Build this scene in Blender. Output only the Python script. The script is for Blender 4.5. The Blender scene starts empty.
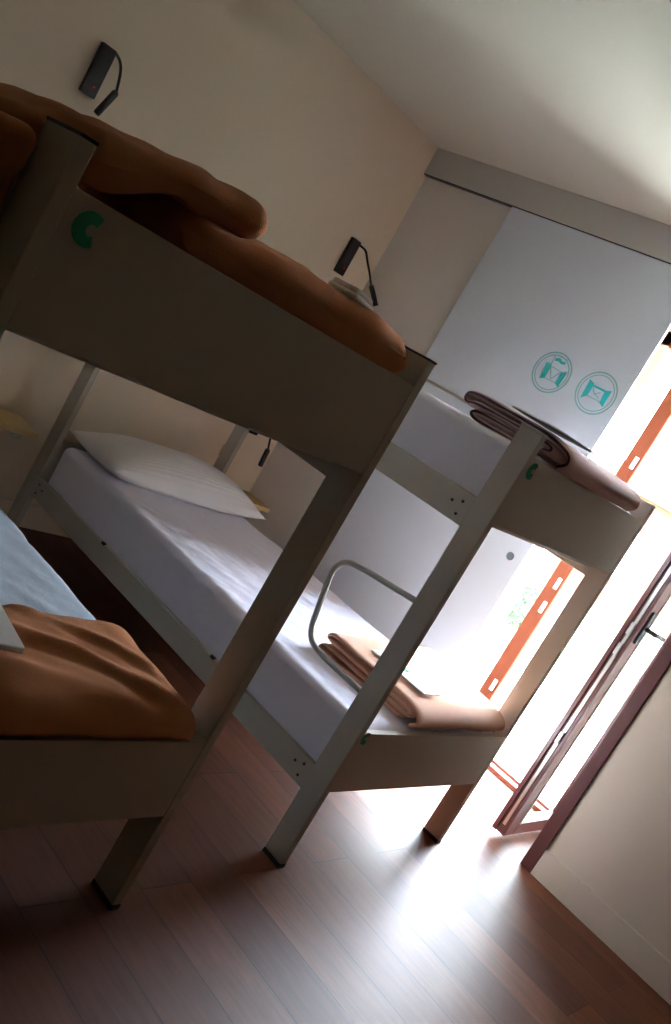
import bpy, bmesh, math, random
from mathutils import Vector, Matrix, noise
random.seed(7)
col = bpy.context.scene.collection
PI = math.pi

# ------------------------------------------------------------------ measures (metres)
ZC = 2.396            # ceiling
XW = 1.299            # window wall, inner face
YW = 2.031            # head wall
XO = 1.90             # plane of the door frame at the outer side of the thick wall
XL, YB = -3.1, -3.0   # left and rear walls
Z1, Z2, Z3, Z4 = .2615, .4612, 1.1335, 1.3391     # end boards
R1, R2, R3, R4 = .2195, .3006, 1.0846, 1.1732     # side rails
PH, T = 1.4014, .0257                             # post height and thickness
BL = 1.8444                                       # front of the rear posts

# ------------------------------------------------------------------ materials
def mat(name, base, rough=.6, noise_amt=.08, nscale=8, bump=0, bscale=60, spec=.4, sheen=0, metal=0, coat=0, base2=None):
    m = bpy.data.materials.new(name); m.use_nodes = True
    nt = m.node_tree; b = nt.nodes['Principled BSDF']
    tc = nt.nodes.new('ShaderNodeTexCoord'); nz = nt.nodes.new('ShaderNodeTexNoise')
    nz.inputs['Scale'].default_value = nscale; nz.inputs['Detail'].default_value = 5
    nt.links.new(tc.outputs['Object'], nz.inputs['Vector'])
    mx = nt.nodes.new('ShaderNodeMix'); mx.data_type = 'RGBA'
    c2 = base2 or tuple(c*(1-noise_amt*2) for c in base)
    mx.inputs[6].default_value = (*base, 1); mx.inputs[7].default_value = (*c2, 1)
    nt.links.new(nz.outputs['Fac'], mx.inputs[0]); nt.links.new(mx.outputs[2], b.inputs['Base Color'])
    b.inputs['Roughness'].default_value = rough; b.inputs['Metallic'].default_value = metal
    b.inputs['Specular IOR Level'].default_value = spec
    b.inputs['Coat Weight'].default_value = coat; b.inputs['Coat Roughness'].default_value = .15
    if sheen:
        b.inputs['Sheen Weight'].default_value = sheen; b.inputs['Sheen Roughness'].default_value = .5
        b.inputs['Sheen Tint'].default_value = (*[min(1, c*1.6+.25) for c in base], 1)
    if bump:
        n2 = nt.nodes.new('ShaderNodeTexNoise'); n2.inputs['Scale'].default_value = bscale; n2.inputs['Detail'].default_value = 4
        nt.links.new(tc.outputs['Object'], n2.inputs['Vector'])
        bp = nt.nodes.new('ShaderNodeBump'); bp.inputs['Strength'].default_value = bump; bp.inputs['Distance'].default_value = .006
        nt.links.new(n2.outputs['Fac'], bp.inputs['Height']); nt.links.new(bp.outputs['Normal'], b.inputs['Normal'])
    return m

M = {}
M['wall'] = mat('wall_paint', (.82, .705, .54), .85, .02, 3, .08, 180)
M['wall2'] = mat('window_wall_paint', (.74, .70, .64), .85, .02, 3, .08, 180)
M['ceil'] = mat('ceiling_paint', (.78, .745, .63), .9, .02, 2, .05, 150)
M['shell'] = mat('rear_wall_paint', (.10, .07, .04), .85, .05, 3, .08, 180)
M['panel'] = mat('panel_laminate', (.73, .81, .89), .45, .015, 2)
M['track'] = mat('track_box_paint', (.60, .60, .56), .6, .02, 3)
M['bed'] = mat('bed_lacquer', (.47, .43, .35), .42, .03, 5, .03, 90)
M['black'] = mat('black_plastic', (.012, .012, .014), .4, .1, 20)
M['bolt'] = mat('dark_bolt', (.05, .05, .055), .35, .1, 30, metal=.8)
M['steel'] = mat('grey_tube', (.50, .51, .50), .35, .03, 10)
M['sheet'] = mat('white_sheet', (.85, .85, .97), .85, .02, 4, .25, 35, sheen=.1)
M['sheet2'] = mat('blue_lit_sheet', (.60, .76, .95), .85, .02, 4, .25, 35, sheen=.1)  # blue of the cool light on this sheet is put into its colour
M['pillow'] = mat('pillow_cotton', (.93, .93, .93), .85, .02, 5, .2, 30, sheen=.1)
M['fleece'] = mat('brown_fleece', (.45, .18, .068), .95, .12, 14, .35, 520, spec=.1, sheen=.5)
M['fleece2'] = mat('rose_fleece', (.74, .42, .30), .95, .10, 14, .5, 380, spec=.1, sheen=.35)
M['fleece3'] = mat('plum_fleece', (.74, .50, .48), .95, .10, 14, .5, 380, spec=.1, sheen=.35)
M['plum'] = mat('plum_end_shade', (.10, .065, .12), .95, .1, 14, .4, 400)  # purple shade on the upper blanket's cut ends, painted in as colour
M['slate'] = mat('slate_cover', (.10, .11, .13), .5, .05, 10)
M['pull'] = mat('recess_metal', (.16, .20, .24), .4, .05, 10)
M['rose_shade'] = mat('rose_fleece_shade', (.55, .28, .19), .95, .1, 14, .4, 400)  # rose fleece darkened for the cut ends, their shade put into the colour
M['hem'] = mat('fleece_hem', (.62, .34, .2), .9, .1, 20)
M['card'] = mat('white_card', (.85, .86, .84), .5, .02, 5)
M['green'] = mat('green_print', (.005, .30, .14), .5, .03, 10)
M['dgreen'] = mat('dark_green_print', (.01, .07, .03), .5, .03, 10)
M['teal'] = mat('teal_print', (.03, .52, .52), .5, .03, 10)
M['teal2'] = mat('pale_teal_print', (.26, .55, .55), .5, .03, 10)
M['birch'] = mat('birch_shelf', (.62, .46, .22), .5, .1, 9)
M['door'] = mat('red_brown_door_wood', (.27, .065, .035), .38, .2, 12, .05, 60, coat=.3)
M['door3'] = mat('orange_lit_door_wood', (.17, .038, .014), .6, .2, 12, .05, 60, spec=.1)  # same wood as the open leaf, with the light's orange put into the colour
M['door2'] = mat('dark_door_wood', (.13, .045, .05), .38, .2, 12, .05, 60, coat=.3)
M['glare_door'] = mat('glare_pale_wood', (.40, .25, .20), .5, .06, 12)  # wash-out from the glare at the door, painted into the wood colour
M['metal'] = mat('brushed_metal', (.55, .57, .60), .3, .04, 30, metal=1)
M['terrace'] = mat('terrace_stone', (.62, .60, .56), .8, .06, 3, .2, 20)
M['lawn'] = mat('lawn', (.045, .080, .028), .9, .3, 1.2, .4, 60, base2=(.11, .12, .07))
M['leaf'] = mat('leaf', (.022, .060, .014), .7, .3, 9)
M['bark'] = mat('bark', (.16, .10, .06), .9, .2, 9)
M['facade'] = mat('facade_plaster', (.13, .055, .028), .85, .05, 1.5, .1, 40)
M['roof'] = mat('roof_tile', (.55, .24, .14), .8, .2, 12)
M['dark'] = mat('dark_opening', (.03, .035, .04), .3, .05, 5)
M['led'] = mat('red_led', (.5, .01, .01), .4)
b = M['led'].node_tree.nodes['Principled BSDF']; b.inputs['Emission Color'].default_value = (1, .03, .02, 1); b.inputs['Emission Strength'].default_value = .2

def glass_mat():
    m = bpy.data.materials.new('door_glass'); m.use_nodes = True
    nt = m.node_tree; nt.nodes.remove(nt.nodes['Principled BSDF'])
    out = nt.nodes['Material Output']
    g = nt.nodes.new('ShaderNodeBsdfGlossy'); g.inputs['Roughness'].default_value = .02
    t = nt.nodes.new('ShaderNodeBsdfTransparent'); t.inputs['Color'].default_value = (.93, .97, .95, 1)
    mx = nt.nodes.new('ShaderNodeMixShader')
    mx.inputs[0].default_value = .06; nt.links.new(t.outputs[0], mx.inputs[1]); nt.links.new(g.outputs[0], mx.inputs[2])
    nt.links.new(mx.outputs[0], out.inputs['Surface'])
    return m
M['glass'] = glass_mat()

def floor_mat():
    m = bpy.data.materials.new('wood_plank_floor'); m.use_nodes = True
    nt = m.node_tree; b = nt.nodes['Principled BSDF']; L = nt.links.new
    tc = nt.nodes.new('ShaderNodeTexCoord'); mp = nt.nodes.new('ShaderNodeMapping')
    mp.inputs['Rotation'].default_value = (0, 0, PI/2)
    L(tc.outputs['Object'], mp.inputs['Vector'])
    br = nt.nodes.new('ShaderNodeTexBrick'); br.offset = .37
    br.inputs['Scale'].default_value = 1; br.inputs['Brick Width'].default_value = 1.1; br.inputs['Row Height'].default_value = .168
    br.inputs['Mortar Size'].default_value = .0022; br.inputs['Mortar Smooth'].default_value = .2; br.inputs['Bias'].default_value = 0
    br.inputs['Color1'].default_value = (.190, .066, .030, 1); br.inputs['Color2'].default_value = (.105, .030, .015, 1)
    br.inputs['Mortar'].default_value = (.05, .02, .014, 1)
    L(mp.outputs[0], br.inputs['Vector'])
    mp2 = nt.nodes.new('ShaderNodeMapping'); mp2.inputs['Scale'].default_value = (14, 1.6, 1)
    L(tc.outputs['Object'], mp2.inputs['Vector'])
    nz = nt.nodes.new('ShaderNodeTexNoise'); nz.inputs['Scale'].default_value = 4; nz.inputs['Detail'].default_value = 8; nz.inputs['Distortion'].default_value = .6
    L(mp2.outputs[0], nz.inputs['Vector'])
    rp = nt.nodes.new('ShaderNodeValToRGB'); rp.color_ramp.elements[0].position = .3; rp.color_ramp.elements[0].color = (.72, .72, .72, 1)
    rp.color_ramp.elements[1].position = .75; rp.color_ramp.elements[1].color = (1.15, 1.12, 1.08, 1)
    L(nz.outputs['Fac'], rp.inputs[0])
    mx = nt.nodes.new('ShaderNodeMix'); mx.data_type = 'RGBA'; mx.blend_type = 'MULTIPLY'; mx.inputs[0].default_value = 1
    L(br.outputs['Color'], mx.inputs[6]); L(rp.outputs[0], mx.inputs[7]); L(mx.outputs[2], b.inputs['Base Color'])
    b.inputs['Roughness'].default_value = .50
    b.inputs['Specular IOR Level'].default_value = .36
    bp = nt.nodes.new('ShaderNodeBump'); bp.inputs['Strength'].default_value = .5; bp.inputs['Distance'].default_value = .0015; bp.invert = True
    L(br.outputs['Fac'], bp.inputs['Height'])
    bp2 = nt.nodes.new('ShaderNodeBump'); bp2.inputs['Strength'].default_value = .12; bp2.inputs['Distance'].default_value = .002
    L(nz.outputs['Fac'], bp2.inputs['Height']); L(bp.outputs[0], bp2.inputs['Normal']); L(bp2.outputs[0], b.inputs['Normal'])
    return m
M['floor'] = floor_mat()

def stripes(m):   # woven satin stripes of the pillow case, as relief
    nt = m.node_tree; b = nt.nodes['Principled BSDF']
    tc = nt.nodes.new('ShaderNodeTexCoord'); wv = nt.nodes.new('ShaderNodeTexWave'); wv.bands_direction = 'Y'
    wv.inputs['Scale'].default_value = 22; wv.inputs['Distortion'].default_value = .6
    nt.links.new(tc.outputs['Object'], wv.inputs['Vector'])
    bp = nt.nodes.new('ShaderNodeBump'); bp.inputs['Strength'].default_value = .5; bp.inputs['Distance'].default_value = .004
    nt.links.new(wv.outputs['Fac'], bp.inputs['Height']); nt.links.new(b.inputs['Normal'].links[0].from_socket, bp.inputs['Normal'])
    nt.links.new(bp.outputs[0], b.inputs['Normal'])
stripes(M['pillow'])

# ------------------------------------------------------------------ helpers
def tag(o, label, cat, group=None):
    o['label'] = label; o['category'] = cat
    if group: o['group'] = group
    return o
def thing(name, label, cat, loc=(0, 0, 0), group=None, rot=(0, 0, 0)):
    o = bpy.data.objects.new(name, None); col.objects.link(o); o.location = loc; o.rotation_euler = rot
    o.empty_display_size = .1
    return tag(o, label, cat, group)
def worldloc(p):
    v = Matrix.Identity(4)
    while p: v = Matrix.LocRotScale(p.location, p.rotation_euler, p.scale) @ v; p = p.parent
    return v
def obj(name, bm, m, parent=None, smooth=False):
    """bm is in world coordinates; with a parent it is moved into the parent's frame"""
    if parent: bm.transform(worldloc(parent).inverted())
    bmesh.ops.recalc_face_normals(bm, faces=bm.faces)
    me = bpy.data.meshes.new(name); bm.to_mesh(me); bm.free()
    me.materials.append(M[m])
    if smooth:
        for p in me.polygons: p.use_smooth = True
    o = bpy.data.objects.new(name, me); col.objects.link(o)
    if parent: o.parent = parent
    return o
def struct(name, bm, m): o = obj(name, bm, m); o['kind'] = 'structure'; return o
def box(bm, x0, x1, y0, y1, z0, z1, bev=0):
    c = bmesh.new(); bmesh.ops.create_cube(c, size=1)
    for v in c.verts: v.co = Vector(((x0+x1)/2+v.co.x*(x1-x0), (y0+y1)/2+v.co.y*(y1-y0), (z0+z1)/2+v.co.z*(z1-z0)))
    if bev: bmesh.ops.bevel(c, geom=c.edges[:], offset=bev, segments=2, affect='EDGES', profile=.6)
    join(bm, c); return bm
def join(bm, c):
    me = bpy.data.meshes.new('tmp'); c.to_mesh(me); c.free(); bm.from_mesh(me); bpy.data.meshes.remove(me)
def B(*a, bev=.0015): return box(bmesh.new(), *a, bev=bev)
def tube(bm, pts, r, seg=12, closed=False, rs=None):
    pts = [Vector(p) for p in pts]; n = len(pts); rings = []; up = Vector((.13, .31, .94)).normalized()
    for i, p in enumerate(pts):
        d = (pts[min(i+1, n-1)]-pts[max(i-1, 0)]).normalized()
        a = d.cross(up).normalized(); c = d.cross(a).normalized(); up = -c if False else up
        rr = rs[i] if rs else r
        rings.append([bm.verts.new(p+(a*math.cos(t*2*PI/seg)+c*math.sin(t*2*PI/seg))*rr) for t in range(seg)])
    for i in range(n-1):
        for t in range(seg): bm.faces.new((rings[i][t], rings[i][(t+1) % seg], rings[i+1][(t+1) % seg], rings[i+1][t]))
    bm.faces.new(rings[0][::-1]); bm.faces.new(rings[-1]); return bm
def smoothpath(p, n=8):
    out = []; p = [Vector(q) for q in p]; P = [p[0]]+p+[p[-1]]
    for i in range(1, len(P)-2):
        for k in range(n):
            t = k/n; a, b_, c, d = P[i-1:i+3]
            out.append(.5*((2*b_)+(c-a)*t+(2*a-5*b_+4*c-d)*t*t+(3*b_-a-3*c+d)*t**3))
    return out+[p[-1]]
def cyl(bm, c, axis, r, h, seg=24, r2=None):
    a = Vector(axis).normalized(); q = a.to_track_quat('Z', 'Y').to_matrix().to_4x4()
    t = bmesh.new(); bmesh.ops.create_cone(t, cap_ends=True, segments=seg, radius1=r, radius2=r if r2 is None else r2, depth=h)
    t.transform(Matrix.Translation(c) @ q); join(bm, t); return bm
def extr(poly, origin, u, v, n, d):
    """flat polygon (2D) extruded by d along n"""
    bm = bmesh.new(); O, U, V, N = map(Vector, (origin, u, v, n))
    f = [bm.verts.new(O+U*a+V*b_) for a, b_ in poly]; g = [bm.verts.new(O+U*a+V*b_+N*d) for a, b_ in poly]
    k = len(poly); bm.faces.new(f[::-1]); bm.faces.new(g)
    for i in range(k): bm.faces.new((f[i], f[(i+1) % k], g[(i+1) % k], g[i]))
    return bm
def stops(a, b_, r, step):
    n = max(2, int((b_-a-2*r)/step)+1)
    e = [0, .15, .33, .55, .78]
    return [a+r*t for t in e]+[a+r+(b_-a-2*r)*i/n for i in range(n+1)]+[b_-r*t for t in e[::-1]]
def soft_box(x0, x1, y0, y1, z0, z1, r, step=.015, warp=None):
    """closed box with rounded edges on a fine grid; warp(p, n) -> new point"""
    X, Y, Z = (stops(a, b_, min(r, (b_-a)*.49), step) for a, b_ in ((x0, x1), (y0, y1), (z0, z1)))
    bm = bmesh.new(); vs = {}
    lo = Vector((x0, y0, z0)); hi = Vector((x1, y1, z1)); rr = [min(r, (hi[i]-lo[i])*.49) for i in range(3)]
    def V(i, j, k):
        if (i, j, k) in vs: return vs[i, j, k]
        p = Vector((X[i], Y[j], Z[k]))
        q = Vector([min(max(p[t], lo[t]+rr[t]), hi[t]-rr[t]) for t in range(3)])
        d = Vector([(p[t]-q[t])/rr[t] for t in range(3)])
        n = d.normalized() if d.length > 1e-9 else Vector((0, 0, 1))
        p = q+Vector([n[t]*rr[t] for t in range(3)])
        if warp: p = warp(p, n)
        vs[i, j, k] = bm.verts.new(p); return vs[i, j, k]
    a, b_, c = len(X)-1, len(Y)-1, len(Z)-1
    for i in range(a):
        for j in range(b_):
            for k in (0, c): bm.faces.new((V(i, j, k), V(i+1, j, k), V(i+1, j+1, k), V(i, j+1, k)))
    for i in range(a):
        for k in range(c):
            for j in (0, b_): bm.faces.new((V(i, j, k), V(i+1, j, k), V(i+1, j, k+1), V(i, j, k+1)))
    for j in range(b_):
        for k in range(c):
            for i in (0, a): bm.faces.new((V(i, j, k), V(i, j+1, k), V(i, j+1, k+1), V(i, j, k+1)))
    return bm
def nz(p, s, seed=0): return noise.noise(Vector((p.x*s+seed, p.y*s-seed*.7, p.z*s+seed*1.3)))

# ------------------------------------------------------------------ room shell
def wallbox(name, *a, m='wall'): return struct(name, box(bmesh.new(), *a), m)
wallbox('floor', XL-.1, 2.02, YB-.1, YW+.1, -.12, 0, m='floor')
wallbox('ceiling', XL-.1, 2.02, YB-.1, YW+.1, ZC, ZC+.15, m='ceil')
wallbox('wall_head', XL-.1, 2.02, YW, YW+.2, 0, ZC)
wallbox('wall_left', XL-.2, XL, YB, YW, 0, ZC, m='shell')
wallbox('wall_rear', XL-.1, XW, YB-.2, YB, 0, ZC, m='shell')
rw = bmesh.new()
box(rw, XW, 1.98, YB-.1, -.20, 0, ZC); box(rw, XW, 1.98, .86, YW, 0, ZC); box(rw, XW, 1.98, -.20, .86, 2.22, ZC)
struct('wall_window', rw, 'wall2')
struct('baseboard_window', B(XW-.012, XW, YB, -.205, 0, .11), 'wall2')
struct('baseboard_head', B(XL, XW, YW-.012, YW, 0, .11), 'wall')
# track box along the top of the window wall
struct('trim_1', B(XW-.03, XW, YB, YW, 2.262, ZC, bev=.004), 'track')
struct('trim_2', B(XW-.026, XW, YB, YW, 2.2575, 2.262, bev=.0005), 'dark')
# dark wooden casing where the reveal meets the room
struct('trim_3', B(XW-.012, XW+.045, -.205, -.152, 0, 2.25, bev=.004), 'door2')

# outer door frame with threshold
fr = bmesh.new()
box(fr, XO+.0, XO+.07, .80, .86, 0, 2.22, .003); box(fr, XO, XO+.07, -.20, .0, 0, 2.22, .003); box(fr, XO, XO+.07, .0, .80, 2.16, 2.22, .003)
struct('window_1', fr, 'glare_door')
th = bmesh.new(); box(th, XO-.02, XO+.03, .0, .80, 0, .022, .003); box(th, XO+.036, XO+.10, .0, .80, 0, .034, .003)
struct('trim_4', th, 'door')

# inner door leaf that stays shut: its meeting stile carries the strike plates
leafL = thing('glazed_door_leaf', 'closed orange-lit glazed door leaf with white strike plates on its edge, beyond the far bunk', 'door', (XO, .60, .025))
bm = bmesh.new(); box(bm, XO, XO+.055, .565, .643, .026, 2.15, .004); box(bm, XO, XO+.055, .565, .80, .026, .10, .004)
box(bm, XO, XO+.055, .565, .80, 2.08, 2.15, .004); box(bm, XO-.012, XO, .565, .590, .026, 2.15, .004)
obj('door_frame', bm, 'door3', leafL)
obj('glass_pane', B(XO+.02, XO+.028, .643, .76, .10, 2.08, bev=0), 'glass', leafL)
bm = B(XO, XO+.055, .752, .80, .026, 2.15, bev=.004); o = obj('side_stile', bm, 'glare_door', leafL); o['label'] = 'wooden stile with pale pink glare in its colour'
for z in (.33, .77, .90, 1.55):
    obj('strike_plate', soft_box(XO-.017, XO-.011, .578, .598, z-.03, z+.03, .004, .01), 'card', leafL, True)

# leaf standing open, edge towards the camera
leafR = thing('glazed_door_leaf', 'dark brown glazed door leaf standing open, with metal lock strip and lever handle', 'door', (XO, 0, .02))
ly0, ly1 = -.032, .020
bm = bmesh.new()
box(bm, 1.325, 1.405, ly0, ly1, .02, 2.14, .005); box(bm, 1.82, XO, ly0, ly1, .02, 2.14, .005)
box(bm, 1.405, 1.82, ly0, ly1, .02, .075, .005); box(bm, 1.405, 1.82, ly0, ly1, 2.07, 2.14, .005)
box(bm, 1.316, 1.330, ly1-.014, ly1+.006, .02, 2.14, .003)
obj('door_frame', bm, 'door2', leafR)
obj('glass_pane', B(1.40, 1.825, -.010, -.002, .07, 2.08, bev=0), 'glass', leafR)
obj('lock_strip', B(1.320, 1.326, -.016, -.003, .06, 2.1, bev=.001), 'metal', leafR)
for z in (.95, .86, .45): obj('lock_bolt', soft_box(1.309, 1.322, -.016, .0, z, z+.05, .003, .01), 'metal', leafR, True)
obj('gasket', B(1.405, 1.412, ly0-.004, ly0+.01, .075, 2.07, bev=.001), 'track', leafR)
h = bmesh.new(); box(h, 1.345, 1.378, ly0-.010, ly0, .93, 1.07, .004)
cyl(h, (1.362, ly0-.03, 1.0), (0, 1, 0), .009, .05, 16)
tube(h, smoothpath([(1.362, ly0-.05, 1.0), (1.39, ly0-.056, 1.0), (1.455, ly0-.056, .994)], 5), .008, 12)
obj('lever_handle', h, 'bolt', leafR, True)

# sliding panel hanging from the track box
pan = thing('sliding_panel', 'large pale grey sliding panel with two teal round pictograms, hanging under the track box', 'sliding panel', (XW-.02, .98, .03))
obj('panel_board', B(XW-.022, XW-.003, .497, 1.463, .03, 2.258, bev=.002), 'panel', pan)
bm = cyl(bmesh.new(), (XW-.0235, .555, .951), (1, 0, 0), .017, .004, 28); f = obj('finger_pull', bm, 'pull', pan); f['label'] = 'round metal finger pull'
PX = XW-.0225
def ring(cy, cz, r0, r1, n=56):
    bm = bmesh.new(); a = []
    for i in range(n):
        t = 2*PI*i/n; c, s = math.cos(t), math.sin(t)
        a.append([bm.verts.new((PX+dx, cy+c*r, cz+s*r)) for r in (r0, r1) for dx in (0, -.0012)])
    for i in range(n):
        p, q = a[i], a[(i+1) % n]
        for j, k in ((0, 1), (1, 3), (3, 2), (2, 0)): bm.faces.new((p[j], p[k], q[k], q[j]))
    return bm
def poly(pts, bm=None):
    c = extr(pts, (PX, 0, 0), (0, 1, 0), (0, 0, 1), (-1, 0, 0), .0014)
    if bm is None: return c
    join(bm, c); return bm
def stroke(bm, a, b_, w=.003):
    a, b_ = Vector(a), Vector(b_); d = (b_-a).normalized(); n = Vector((-d.y, d.x))*w/2
    return poly([tuple(a+n), tuple(b_+n), tuple(b_-n), tuple(a-n)], bm)
def picto(cy, cz, solids, lines):
    bm = ring(cy, cz, .0840, .0900); join(bm, ring(cy, cz, .0735, .0775))
    r = obj('pictogram_ring', bm, 'teal2', pan)
    bm = bmesh.new()
    for s in solids: poly(s, bm)
    obj('pictogram', bm, 'teal', r)
    bm = bmesh.new()
    for s in lines: stroke(bm, *s)
    obj('pictogram_outline', bm, 'teal2', r)
picto(.840, 1.684,
      [[(.886, 1.712), (.862, 1.716), (.856, 1.652), (.877, 1.640)], [(.800, 1.700), (.777, 1.712), (.778, 1.640), (.799, 1.650)],
       [(.858, 1.744), (.838, 1.750), (.822, 1.742), (.806, 1.745), (.806, 1.734), (.824, 1.730), (.840, 1.737), (.856, 1.732)]],
      [((.862, 1.706), (.799, 1.702)), ((.857, 1.652), (.799, 1.652)), ((.860, 1.706), (.828, 1.658)), ((.828, 1.658), (.803, 1.700)),
       ((.862, 1.706), (.866, 1.757)), ((.866, 1.757), (.80, 1.757))])
picto(.614, 1.688,
      [[(.668, 1.728), (.642, 1.718), (.642, 1.664), (.664, 1.645)], [(.584, 1.712), (.558, 1.722), (.557, 1.650), (.579, 1.660)],
       [(.640, 1.714), (.584, 1.714), (.584, 1.706), (.640, 1.706)]],
      [((.643, 1.664), (.580, 1.664)), ((.636, 1.702), (.618, 1.680)), ((.618, 1.680), (.598, 1.698)), ((.630, 1.69), (.590, 1.672))])

# ------------------------------------------------------------------ bunks
def cmark(x, y, z, r, parent):
    bm = bmesh.new(); n = 22; pts = []
    for i in range(n+1):
        t = math.radians(54+252*i/n); pts.append((r*math.cos(t)*1.0, r*math.sin(t)))
    inn = []
    for i in range(n+1):
        t = math.radians(48+264*(n-i)/n); inn.append((r*.33*math.cos(t)+r*.14, r*.33*math.sin(t)))
    for i in range(n):   # quads between outer and inner arcs
        a, b_ = pts[i], pts[i+1]; c, d = inn[n-i-1], inn[n-i]
        vs = [bm.verts.new((x+p[0], y, z+p[1])) for p in (a, b_, c, d)]; bm.faces.new(vs)
    bmesh.ops.remove_doubles(bm, verts=bm.verts, dist=1e-5)
    g = bmesh.ops.extrude_face_region(bm, geom=bm.faces[:])
    bmesh.ops.translate(bm, vec=(0, -.0012, 0), verts=[v for v in g['geom'] if isinstance(v, bmesh.types.BMVert)])
    o = obj('letter_mark', bm, 'green', parent); o['label'] = 'green letter C'
def bunk(name, label, x0, y0, W, pw_right, pw_left, mark_low, hoop=False):
    t = thing(name, label, 'bunk bed', (x0+W/2, y0, 0))
    x1 = x0+W; yr = BL; ye = BL+.073
    for xa, xb, ya, yb in ((x0, x0+T, y0, y0+pw_left), (x1-T, x1, y0, y0+pw_right), (x0, x0+T, yr, ye), (x1-T, x1, yr, ye)):
        p = obj('post', B(xa, xb, ya, yb, .014, PH-.004, bev=.002), 'bed', t)
        obj('post_cap', B(xa-.001, xb+.001, ya-.001, yb+.001, PH-.004, PH+.001, bev=.001), 'bed' if hoop else 'black', p)
        obj('foot', B(xa-.001, xb+.001, ya-.001, yb+.001, 0, .014, bev=.001), 'black', p)
    for za, zb, k in ((Z1, Z2, 0), (Z3, Z4, 1)):
        e = obj('end_board', B(x0+T, x1-T, y0+.001, y0+.021, za, zb, bev=.0015), 'bed', t)
        if k or mark_low:
            if k: cmark(x0+(.068 if hoop is False else .052), y0+.001, zb-.040 if hoop is False else zb-.034, .025 if hoop is False else .024, e)
            else: cmark(x0+.042, y0+.001, zb-.016, .020, e)
        obj('head_board', B(x0+T, x1-T, ye-.021, ye-.001, za, zb, bev=.0015), 'bed', t)
    for za, zb in ((R1, R2), (R3, R4)):
        for xa, xb, side in ((x0+.001, x0+.021, 0), (x1-.021, x1-.001, 1)):
            ry0 = y0+(pw_left if side == 0 else pw_right)
            r = obj('side_rail', B(xa, xb, ry0, yr, za, zb, bev=.002), 'bed', t)
            xf = xa if side == 0 else xb
            for by, bz in ((.030, .060), (.030, .022), (.062, .048)) :
                for yy in (ry0+by, yr-by):
                    obj('bolt', cyl(bmesh.new(), (xf, yy, za+bz), (1, 0, 0), .0042, .005, 14), 'bolt', r)
            if side == 0:
                for yy in (1.312, .594): obj('rail_clip', soft_box(xa-.002, xa+.010, yy-.010, yy+.010, zb-.005, zb+.006, .003, .01), 'black', r, True)
        s = bmesh.new(); box(s, x0+.021, x1-.021, ry0+.0, yr, za+.030, za+.045, .002)
        obj('bed_base', s, 'bed', t)
    # guard along the wall side of the upper bed
    obj('guard_rail', B(x1-.020, x1-.002, y0+pw_right, yr, PH-.010, PH+.002, bev=.003), 'bed', t)
    if hoop:
        pts = [(x0+.013, y, z) for y, z in ((.065, .848), (.18, .836), (.285, .824), (.335, .812), (.362, .785), (.366, .745), (.343, .64), (.330, .592), (.300, .560), (.24, .550), (.065, .549))]
        ho = obj('step_hoop', tube(bmesh.new(), smoothpath(pts, 6), .0090, 14), 'steel', t, True); ho['label'] = 'grey bent tube hoop fixed to the post'
    return t
NX0, NY0, NW = -.6266-.8652+T-.019, -.0444, .8822
bunk('bunk_bed', 'beige bunk bed in front at the left, thick brown blankets on its upper bed', NX0, NY0, NW+.002, .0845, .100, False)
bunk('bunk_bed', 'grey-beige bunk bed by the door, bent tube hoop on its near post', 0.0, 0.0, .9, .0724, .0724, True, True)

# ------------------------------------------------------------------ mattresses
def mattress(label, x0, x1, y0, y1, z0, z1, m, seed):
    def w(p, n):
        a = .004*nz(p, 5, seed)+.0022*nz(Vector((p.x*.6, p.y*3, p.z)), 9, seed+3)
        if n.z > .3:   # crease lines running down the length, as pulled sheet makes
            a += .0035*math.sin((p.x+.05*nz(p, 3, seed))*46)*max(0, nz(Vector((p.x, p.y*.4, 0)), 4, seed+9))*2
            a += .006*abs(nz(Vector((p.x*5+p.y*2, p.y*1.2-p.x, 0)), 3.3, seed+5))
        return p+n*a
    o = obj('mattress', soft_box(x0, x1, y0, y1, z0, z1, .035, .014, w), m, None, True)
    return tag(o, label, 'mattress')
mattress('mattress in a white sheet on the lower bed of the bunk by the door', .027, .875, .026, BL-.01, .268, .468, 'sheet', 1)
mattress('mattress in a white sheet on the upper bed of the bunk by the door', .027, .875, .026, BL-.01, 1.132, 1.345, 'sheet', 2)
mattress('mattress in a sheet tinted with blue light on the lower bed of the front bunk', NX0+.028, NX0+NW-.028, NY0+.026, BL-.01, .268, .468, 'sheet2', 3)
mattress('mattress of the front bunk\'s upper bed, mostly under brown blankets', NX0+.028, NX0+NW-.028, NY0+.026, BL-.01, 1.132, 1.326, 'sheet', 4)

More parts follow.
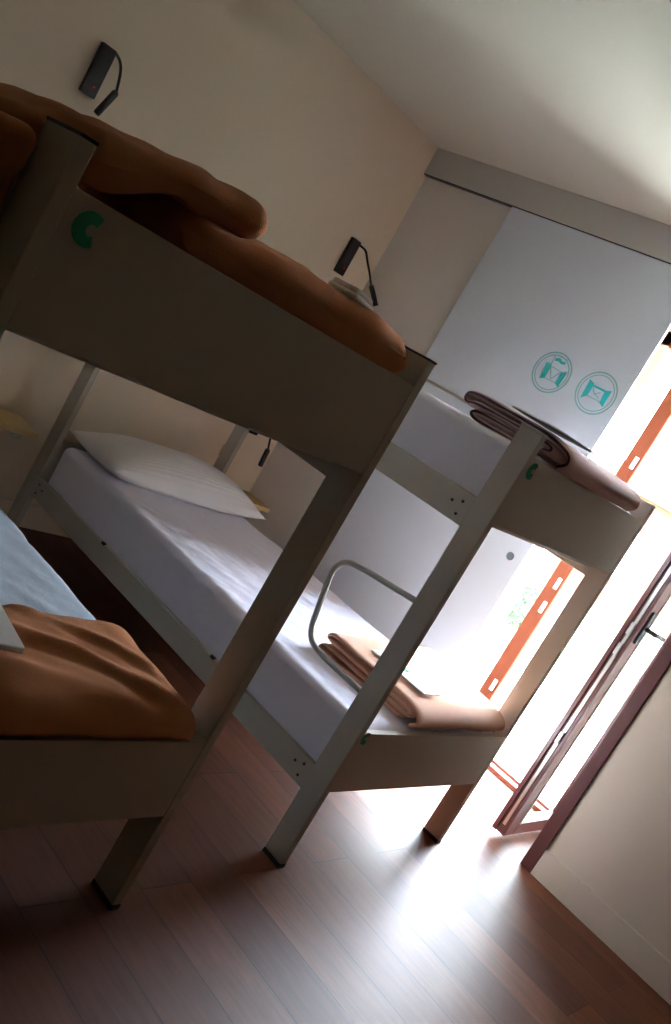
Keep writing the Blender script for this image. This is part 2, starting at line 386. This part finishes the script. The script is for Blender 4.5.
# ------------------------------------------------------------------ pillow
def pillow(label, cx, cy, z0, hx, hy, hz, rot, seed, group=None):
    bm = bmesh.new(); n = 60; m_ = 34; top = {}; bot = {}
    for i in range(n+1):
        for j in range(m_+1):
            u = -1+2*i/n; v = -1+2*j/m_
            pinch = 1-.10*(1-abs(u)**3)*abs(v)**6*0; sx = 1-.07*(1-v*v)*0
            x = u*hx*(1-.055*(1-abs(v)**2)*abs(u)**4); y = v*hy*(1-.10*(1-abs(u)**2)*abs(v)**4)
            e = max(0, (1-abs(u)**2.6))**.55*max(0, (1-abs(v)**2.4))**.6
            w = .006*nz(Vector((x, y, 0)), 7, seed)*e+.004*math.sin(v*30+4*nz(Vector((x, y, 1)), 5, seed))*e*max(0, nz(Vector((x*.5, y, 2)), 5, seed))
            for d, s in ((top, 1), (bot, -1)):
                if s == -1 and (i in (0, n) or j in (0, m_)): bot[i, j] = top[i, j]; continue
                z = z0+.035+(e*hz*(1.35 if s > 0 else -.65)) + (w if s > 0 else 0)
                z = max(z, z0+.001)
                z += .012*abs(u*v)**3
                d[i, j] = bm.verts.new((x, y, z))
    for d, s in ((top, 1), (bot, -1)):
        for i in range(n):
            for j in range(m_):
                f = (d[i, j], d[i+1, j], d[i+1, j+1], d[i, j+1]); bm.faces.new(f if s > 0 else f[::-1])
    bm.transform(Matrix.Translation((cx, cy, 0)) @ Matrix.Rotation(rot, 4, 'Z'))
    o = obj('pillow', bm, 'pillow', None, True)
    return tag(o, label, 'pillow', group)
pillow('white pillow at the head of the lower bed by the door',   .47, 1.675, .470, .43, .195, .085, math.radians(-1), 3)

# ------------------------------------------------------------------ blankets
def ribbon(path, th, x0f, x1f, seed, nseg=46, amp=.004):
    """a thick cloth folded along a (y, z) path, extruded in x; x0f/x1f give the cut ends as functions of y"""
    P = smoothpath([(0, a, b_) for a, b_ in path], 6); n = len(P); L = []; Rr = []
    for i in range(n):
        d = (P[min(i+1, n-1)]-P[max(i-1, 0)]).normalized(); nn = Vector((0, -d.z, d.y))
        L.append(P[i]+nn*th/2); Rr.append(P[i]-nn*th/2)
    e0 = (P[0]-P[1]).normalized()*th*.45; e1 = (P[-1]-P[-2]).normalized()*th*.45
    loop = L+[L[-1]*.75+Rr[-1]*.25+e1*.8, L[-1]*.25+Rr[-1]*.75+e1*.8]+Rr[::-1]+[Rr[0]*.75+L[0]*.25+e0*.8, Rr[0]*.25+L[0]*.75+e0*.8]
    mid = P+[P[-1]]*2+P[::-1]+[P[0]]*2
    bm = bmesh.new(); rings = []
    for s in range(nseg+1):
        t = s/nseg; r_ = []
        k = min(1, min(s, nseg-s)/1.6+.35)
        for q, c in zip(loop, mid):
            a, b_ = x0f(q.y), x1f(q.y)
            p = c.lerp(q, k if k < 1 else 1); p = Vector((a+(b_-a)*t, p.y, p.z))
            dv = (q-c).normalized() if (q-c).length > 1e-6 else Vector()
            p += dv*amp*nz(p, 9, seed); p.z += .006*nz(Vector((p.x, p.y*.5, 0)), 4.5, seed+2)
            r_.append(bm.verts.new(p))
        rings.append(r_)
    m_ = len(loop)
    for s in range(nseg):
        for i in range(m_): bm.faces.new((rings[s][i], rings[s][(i+1) % m_], rings[s+1][(i+1) % m_], rings[s+1][i]))
    R_ = lambda i: n+2+(n-1-i)
    for r_ in (rings[0], rings[-1]):
        for i in range(n-1):
            bm.faces.new((r_[i], r_[i+1], r_[R_(i+1)], r_[R_(i)])).material_index = 1
        bm.faces.new((r_[n-1], r_[n], r_[n+1], r_[R_(n-1)])).material_index = 1
        bm.faces.new((r_[R_(0)], r_[2*n+2], r_[2*n+3], r_[0])).material_index = 1
    return bm
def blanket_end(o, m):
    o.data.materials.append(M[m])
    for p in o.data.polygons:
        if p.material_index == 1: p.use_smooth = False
path = [(a, .465+b_) for a, b_ in ((.08, .010), (.25, .009), (.40, .010), (.425, .022), (.40, .033), (.25, .030), (.07, .029), (.055, .037), (.07, .046),
        (.25, .049), (.39, .056), (.415, .067), (.39, .078), (.25, .072), (.10, .067), (.035, .055), (.012, .030), (.03, .010))]
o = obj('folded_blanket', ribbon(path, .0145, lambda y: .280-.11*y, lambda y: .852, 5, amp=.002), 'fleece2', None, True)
blanket_end(o, 'rose_shade'); tag(o, 'rose-brown blanket folded across the foot of the lower bed by the door', 'blanket', )
z = 1.344
path = [(.06, z+.012), (.15, z+.011), (.26, z+.012), (.285, z+.026), (.26, z+.038), (.15, z+.037), (.06, z+.036),
        (.042, z+.046), (.06, z+.056), (.15, z+.058), (.28, z+.058), (.312, z+.050), (.325, z+.066), (.30, z+.086), (.15, z+.084), (.06, z+.080), (.0, z+.062), (-.016, z+.034), (.005, z+.010)]
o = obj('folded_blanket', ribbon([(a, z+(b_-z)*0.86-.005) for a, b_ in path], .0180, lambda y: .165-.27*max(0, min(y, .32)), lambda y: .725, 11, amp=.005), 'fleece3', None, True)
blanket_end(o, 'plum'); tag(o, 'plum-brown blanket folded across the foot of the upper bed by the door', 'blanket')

# front bunk, lower bed: broad blanket over the foot
def wl(p, n):
    q = p.copy()
    x = (q.x+.66)/.8      # 0 at the right end, negative to the left
    if n.z > .25:
        a = .010*nz(Vector((p.x*1.2, p.y*.9, 0)), 5.5, 2)+.006*nz(p, 13, 6)
        for ax, ay, bx, by, h, wd in ((-1.06, .21, -.74, .0, .016, .022), (-.99, .29, -.73, .12, .013, .018), (-1.25, .10, -.86, -.03, .010, .03), (-1.02, .15, -.80, .0, -.011, .02), (-.93, .26, -.74, .07, -.012, .018)):
            A, D = Vector((ax, ay)), Vector((bx-ax, by-ay)); t = max(0, min(1, (Vector((p.x, p.y))-A).dot(D)/D.length_squared))
            C = A+D*t+Vector((0, .02*math.sin(t*PI))); a += h*math.exp(-((Vector((p.x, p.y))-C).length/wd)**2)*(.35+.65*math.sin(min(1, t+.15)*PI*.9))
        q.z += a
    q += n*.002*nz(p, 12, 9)
    # the end droops and rounds over
    d = max(0, (q.x+.76)/.11); q.z -= .030*d*d*(q.z > .49)
    f = max(0, (.06-q.y)/.10); q.z -= .012*f*f*(q.z > .49)
    return q
bl = thing('blanket', 'brown fleece blanket spread over the foot of the front bunk\'s lower bed', 'blanket', (-1.05, .14, .472))
obj('blanket_cloth', soft_box(NX0+.035, NX0+NW-.062, NY0-.012, .315, .466, .540, .046, .011, wl), 'fleece', bl, True)
hm = [wl(Vector((NX0+NW-.062, yy, .514)), Vector((0, 0, 0)))+Vector((.004, 0, .0)) for yy in [-.03+i*.03 for i in range(11)]]
obj('hem', tube(bmesh.new(), smoothpath([tuple(p) for p in hm[::-1]], 3), .0035, 8), 'hem', bl, True)

# front bunk, upper bed: long roll along the foot and a crumpled blanket on top
def wr(p, n):
    q = p.copy()
    q += n*(.007*nz(p, 7, 1)+.0035*nz(p, 19, 4))
    if n.z < 0 and n.y < -.1: q.y = NY0+.012+(q.y-NY0-.012)*.2
    q += n*.004*nz(p, 13, 21)
    q.z -= .016*min(1, max(0, (-1.0-q.x)/.1))*min(1, max(0, (q.z-1.347)/.073))
    e = max(0, (q.x+.80)/.17)
    if q.z > 1.385: q.z -= .022*e*e; q.z += .012*nz(Vector((p.x, p.y*.3, 0)), 8, 3)*min(1, e+.3)
    return q
o = obj('blanket', soft_box(-1.27, -.655, NY0+.012, .36, 1.336, 1.420, .040, .011, wr), 'fleece', None, True)
tag(o, 'brown blanket lying as a long flat roll under the small white towel', 'blanket')
def wc(p, n):
    q = p.copy(); t = (q.x+1.56)/.47                      # 0 left .. 1 right
    k = (q.z-1.35)/.09
    top = 1.380+.088*math.sin(min(1, max(0, t*.62+.06))*PI*.72)-.02*max(0, t-.8)*3
    bot = 1.348+.053*min(1, max(0, (t-.28)/.25))**1.3
    q.z = bot+(top-bot)*k
    if t < .22: q.y = .062+(q.y+.032)*.85
    q += n*(.008*nz(p, 8, 8)+.004*nz(p, 18, 2))
    if n.z > .2 or n.y < -.2: q += n*.003*math.sin(9*t*PI*.8+3*nz(p, 4, 1))*max(0, 1-abs(t-.55)*1.6)
    q += n*.005*nz(p, 13, 31)
    if n.z < 0 and n.y < -.1 and -1.45 < q.x < -1.25: q.y = NY0+.012+(q.y-NY0-.012)*.2
    if q.y < .06 and q.x < NX0+T+.012 and q.y < NY0+.11: q.y = max(q.y, NY0+.106)
    if q.z < 1.425 and q.x < -1.10: q.z = max(q.z, 1.349)
    return q
cb = thing('blanket', 'brown blanket heaped over the left end of the upper front bed, behind its post', 'blanket', (-1.3, .15, 1.35))
obj('blanket_cloth', soft_box(-1.555, -1.115, NY0+.012, .34, 1.35, 1.44, .044, .011, wc), 'fleece', cb, True)
def wd(p, n): return p+n*(.008*nz(p, 8, 5)+.004*nz(p, 18, 3))+Vector((.0, 0, 0))
obj('hanging_fold', soft_box(-1.560, NX0-.004, .030, .36, 1.16, 1.375, .020, .012, wd), 'fleece', cb, True)

# ------------------------------------------------------------------ things lying on the blankets
def slab(cx, cy, cz, lx, ly, h, rz, rx=0, ry=0, r=.004, bend=0):
    def w(p, n):
        q = p.copy(); q.z += bend*(q.x/lx*2)**2; return q
    bm = soft_box(-lx/2, lx/2, -ly/2, ly/2, 0, h, r, .02, w)
    bm.transform(Matrix.Translation((cx, cy, cz)) @ Matrix.Rotation(rz, 4, 'Z') @ Matrix.Rotation(rx, 4, 'X') @ Matrix.Rotation(ry, 4, 'Y'))
    return bm
LZ = .556
pk = thing('paper_packet', 'white packet with a dark green mark on the front bunk\'s lower blanket', 'packet', (-1.06, .19, LZ))
obj('packet_body', slab(-1.125, .185, LZ, .13, .185, .014, math.radians(-8), bend=.0), 'card', pk, True)
e = []
for i in range(20):
    t = 2*PI*i/20; e.append((.030*math.cos(t), .021*math.sin(t)*(1.0 if math.sin(t) > 0 else .7)))
obj('printed_mark', extr(e, (-1.118, .205, LZ+.0142), (1, 0, 0), (0, 1, 0), (0, 0, 1), .0006), 'dgreen', pk)

o = thing('folded_towel', 'small white folded towel on the long brown blanket roll of the front bunk', 'towel', (-.80, .05, 1.43))
obj('towel_layer', slab(-.838, .030, 1.4275, .058, .07, .012, .05, ry=math.radians(5), r=.006), 'pillow', o, True)
obj('towel_layer', slab(-.836, .030, 1.4185, .066, .08, .010, .05, ry=math.radians(5), r=.005), 'pillow', o, True)

cd = thing('leaflet', 'white leaflet with green print lying on the rose-brown folded blanket', 'leaflet', (.40, .23, .55))
obj('leaflet_sheet', slab(.405, .205, .550, .10, .24, .005, .02, r=.002), 'card', cd, True)
g = bmesh.new()
for k, (a, b_) in enumerate(((.0, .05), (.012, .036), (.024, .045))):
    join(g, extr([(-.004, 0), (.004, 0), (.004, b_), (-.004, b_)], (.405+a, .20, .5552), (1, 0, 0), (0, 1, 0), (0, 0, 1), .0005))
obj('printed_lines', g, 'green', cd)
cd = thing('booklet', 'thin booklet with dark edges on the plum-brown folded blanket', 'booklet', (.22, .12, 1.44))
obj('booklet_cover', slab(.23, .11, 1.431, .22, .17, .002, -.1, r=.001), 'slate', cd, True)
obj('booklet_pages', slab(.23, .11, 1.433, .215, .165, .005, -.1, r=.001), 'card', cd, True)

# ------------------------------------------------------------------ reading lamps and shelves on the head wall
def lamp(x, z, label, pts, hd):
    t = thing('reading_lamp', label, 'reading lamp', (x, YW, z))
    obj('wall_plate', B(x-.034, x+.026, YW-.022, YW, z-.09, z+.09, bev=.004), 'black', t)
    obj('indicator_light', cyl(bmesh.new(), (x+.004, YW-.0225, z-.055), (0, 1, 0), .0035, .003, 12), 'led', t)
    obj('gooseneck', tube(bmesh.new(), smoothpath(pts+[hd[0]], 7), .0052, 10), 'black', t, True)
    a, b_ = Vector(hd[0]), Vector(hd[1])
    hb = tube(bmesh.new(), [a, a.lerp(b_, .06), a.lerp(b_, .94), b_], .012, 16, rs=[.009, .0125, .0125, .011])
    obj('lamp_head', hb, 'black', t, True)
lamp(-.420, 1.740, 'black wall reading lamp with gooseneck above the front bunk\'s upper bed',
     [(-.395, 2.012, 1.823), (-.394, 1.965, 1.800), (-.392, 1.935, 1.765)], [(-.392, 1.905, 1.704), (-.425, 1.90, 1.604)])
lamp(1.085, 1.724, 'black wall reading lamp with gooseneck above the upper bed by the door',
     [(1.108, 2.012, 1.800), (1.109, 1.96, 1.788), (1.105, 1.915, 1.750), (1.118, 1.87, 1.70)], [(1.130, 1.84, 1.659), (1.176, 1.79, 1.588)])
lamp(1.100, .845, 'black wall reading lamp above the pillow, seen under the front bunk\'s board',
     [(1.120, 2.012, .920), (1.105, 1.96, .908), (1.07, 1.89, .860), (1.056, 1.85, .79)], [(1.065, 1.84, .747), (1.073, 1.84, .655)])
def shelf(x0, x1, z, label):
    t = thing('wall_shelf', label, 'shelf', ((x0+x1)/2, YW, z))
    obj('shelf_board', B(x0, x1, 1.842, YW, z-.012, z+.012, bev=.003), 'birch', t)
    for xx in (x0+.03, x1-.05): obj('bracket', B(xx, xx+.02, 1.90, YW, z-.05, z-.012, bev=.003), 'track', t)
shelf(.955, 1.296, .452, 'small birch shelf on the head wall beside the white pillow')
shelf(-.42, -.085, .455, 'small birch shelf on the head wall between the two bunks')
so = thing('wall_socket', 'small black wall socket beside the rear post above the pillow', 'socket', (.92, YW, .60))
obj('socket_plate', B(.975, 1.035, YW-.008, YW, .595, .655, bev=.004), 'birch', so)
obj('socket_insert', cyl(bmesh.new(), (1.005, YW-.010, .625), (0, 1, 0), .018, .012, 20), 'black', so, True)

# ------------------------------------------------------------------ outside
ter = wallbox('floor_terrace', 1.99, 4.2, -4, 6, -.14, -.02, m='terrace')
lw = bmesh.new(); box(lw, 4.2, 40, -22, 34, -.3, -.10); struct('ground_lawn', lw, 'lawn')
def shrub(x, y, s, label, seed):
    t = thing('shrub', label, 'shrub', (x, y, -.10)); rnd = random.Random(seed)
    st = bmesh.new()
    for k in range(5):
        a = rnd.uniform(0, 2*PI); tube(st, smoothpath([(x, y, -.11), (x+.12*s*math.cos(a), y+.12*s*math.sin(a), .3*s), (x+.35*s*math.cos(a), y+.35*s*math.sin(a), .8*s)], 4), .014*s, 7)
    obj('stem', st, 'bark', t, True)
    f = bmesh.new()
    for k in range(1100):
        d = Vector([rnd.gauss(0, 1) for _ in range(3)]).normalized()*(rnd.random()**.33)
        c = Vector((x+d.x*.5*s, y+d.y*.5*s, .62*s+d.z*.55*s)); u = Vector([rnd.gauss(0, 1) for _ in range(3)]).normalized(); v = u.orthogonal()
        l = .06*s; w = .022*s
        vs = [f.verts.new(c+p) for p in (-u*l, v*w, u*l, -v*w)]; f.faces.new(vs)
    obj('foliage', f, 'leaf', t)
shrub(5.0, 2.15, .50, 'green shrub outside, seen through the closed door leaf', 1)
shrub(5.2, .85, .42, 'green shrub outside, seen through the glass of the open door leaf', 2)
hs = thing('house', 'pale orange house far outside the door', 'house', (13, 4.8, -.1))
obj('house_wall', B(11.5, 15, 3.55, 5.4, -.12, 1.7, bev=.01), 'facade', hs)
rf = extr([(3.35, 1.7), (5.6, 1.7), (4.47, 2.3)], (11.3, 0, 0), (0, 1, 0), (0, 0, 1), (1, 0, 0), 3.9); obj('roof', rf, 'roof', hs)
for y in (3.95, 4.75):
    w_ = obj('window_frame', B(11.46, 11.52, y-.25, y+.25, .4, 1.2, bev=.01), 'card', hs)
    obj('pane', B(11.44, 11.47, y-.2, y+.2, .45, 1.15, bev=0), 'dark', w_)

# ------------------------------------------------------------------ light
w = bpy.data.worlds.new('sky'); bpy.context.scene.world = w; w.use_nodes = True
nt = w.node_tree; bg = nt.nodes['Background']
tc = nt.nodes.new('ShaderNodeTexCoord'); sp = nt.nodes.new('ShaderNodeSeparateXYZ'); rp = nt.nodes.new('ShaderNodeValToRGB')
nt.links.new(tc.outputs['Generated'], sp.inputs[0]); nt.links.new(sp.outputs['Z'], rp.inputs[0]); nt.links.new(rp.outputs[0], bg.inputs[0])
rp.color_ramp.elements[0].position = 0; rp.color_ramp.elements[0].color = (.97, .985, 1, 1)
rp.color_ramp.elements[1].position = .7; rp.color_ramp.elements[1].color = (.62, .78, 1, 1)
bg.inputs[1].default_value = 36.0
sun = bpy.data.lights.new('sun', 'SUN'); sun.energy = 16; sun.angle = math.radians(9); sun.color = (1, .93, .82)
so_ = bpy.data.objects.new('sun', sun); col.objects.link(so_)
so_.rotation_euler = Vector((-.85, .03, -1)).to_track_quat('-Z', 'Y').to_euler()

# ------------------------------------------------------------------ camera
cam = bpy.data.cameras.new('camera'); co = bpy.data.objects.new('camera', cam); col.objects.link(co)
cam.sensor_fit = 'VERTICAL'; cam.sensor_height = 36; cam.lens = 913.1287/1024*36; cam.clip_start = .02; cam.clip_end = 200
Rm = Matrix(((0.593970543, -0.204006994, -0.778190298), (-0.633095297, 0.478307862, -0.608614767), (0.496376207, 0.854167861, 0.154944912)))
co.matrix_world = Matrix.Translation((-2.09769264, -1.18205825, 1.3296867)) @ Rm.to_4x4()
S = bpy.context.scene; S.camera = co
S.view_settings.view_transform = 'Standard'; S.view_settings.look = 'None'; S.view_settings.gamma = 1; S.view_settings.exposure = .92
S.view_settings.use_curve_mapping = False
S.cycles.max_bounces = 10; S.cycles.diffuse_bounces = 7
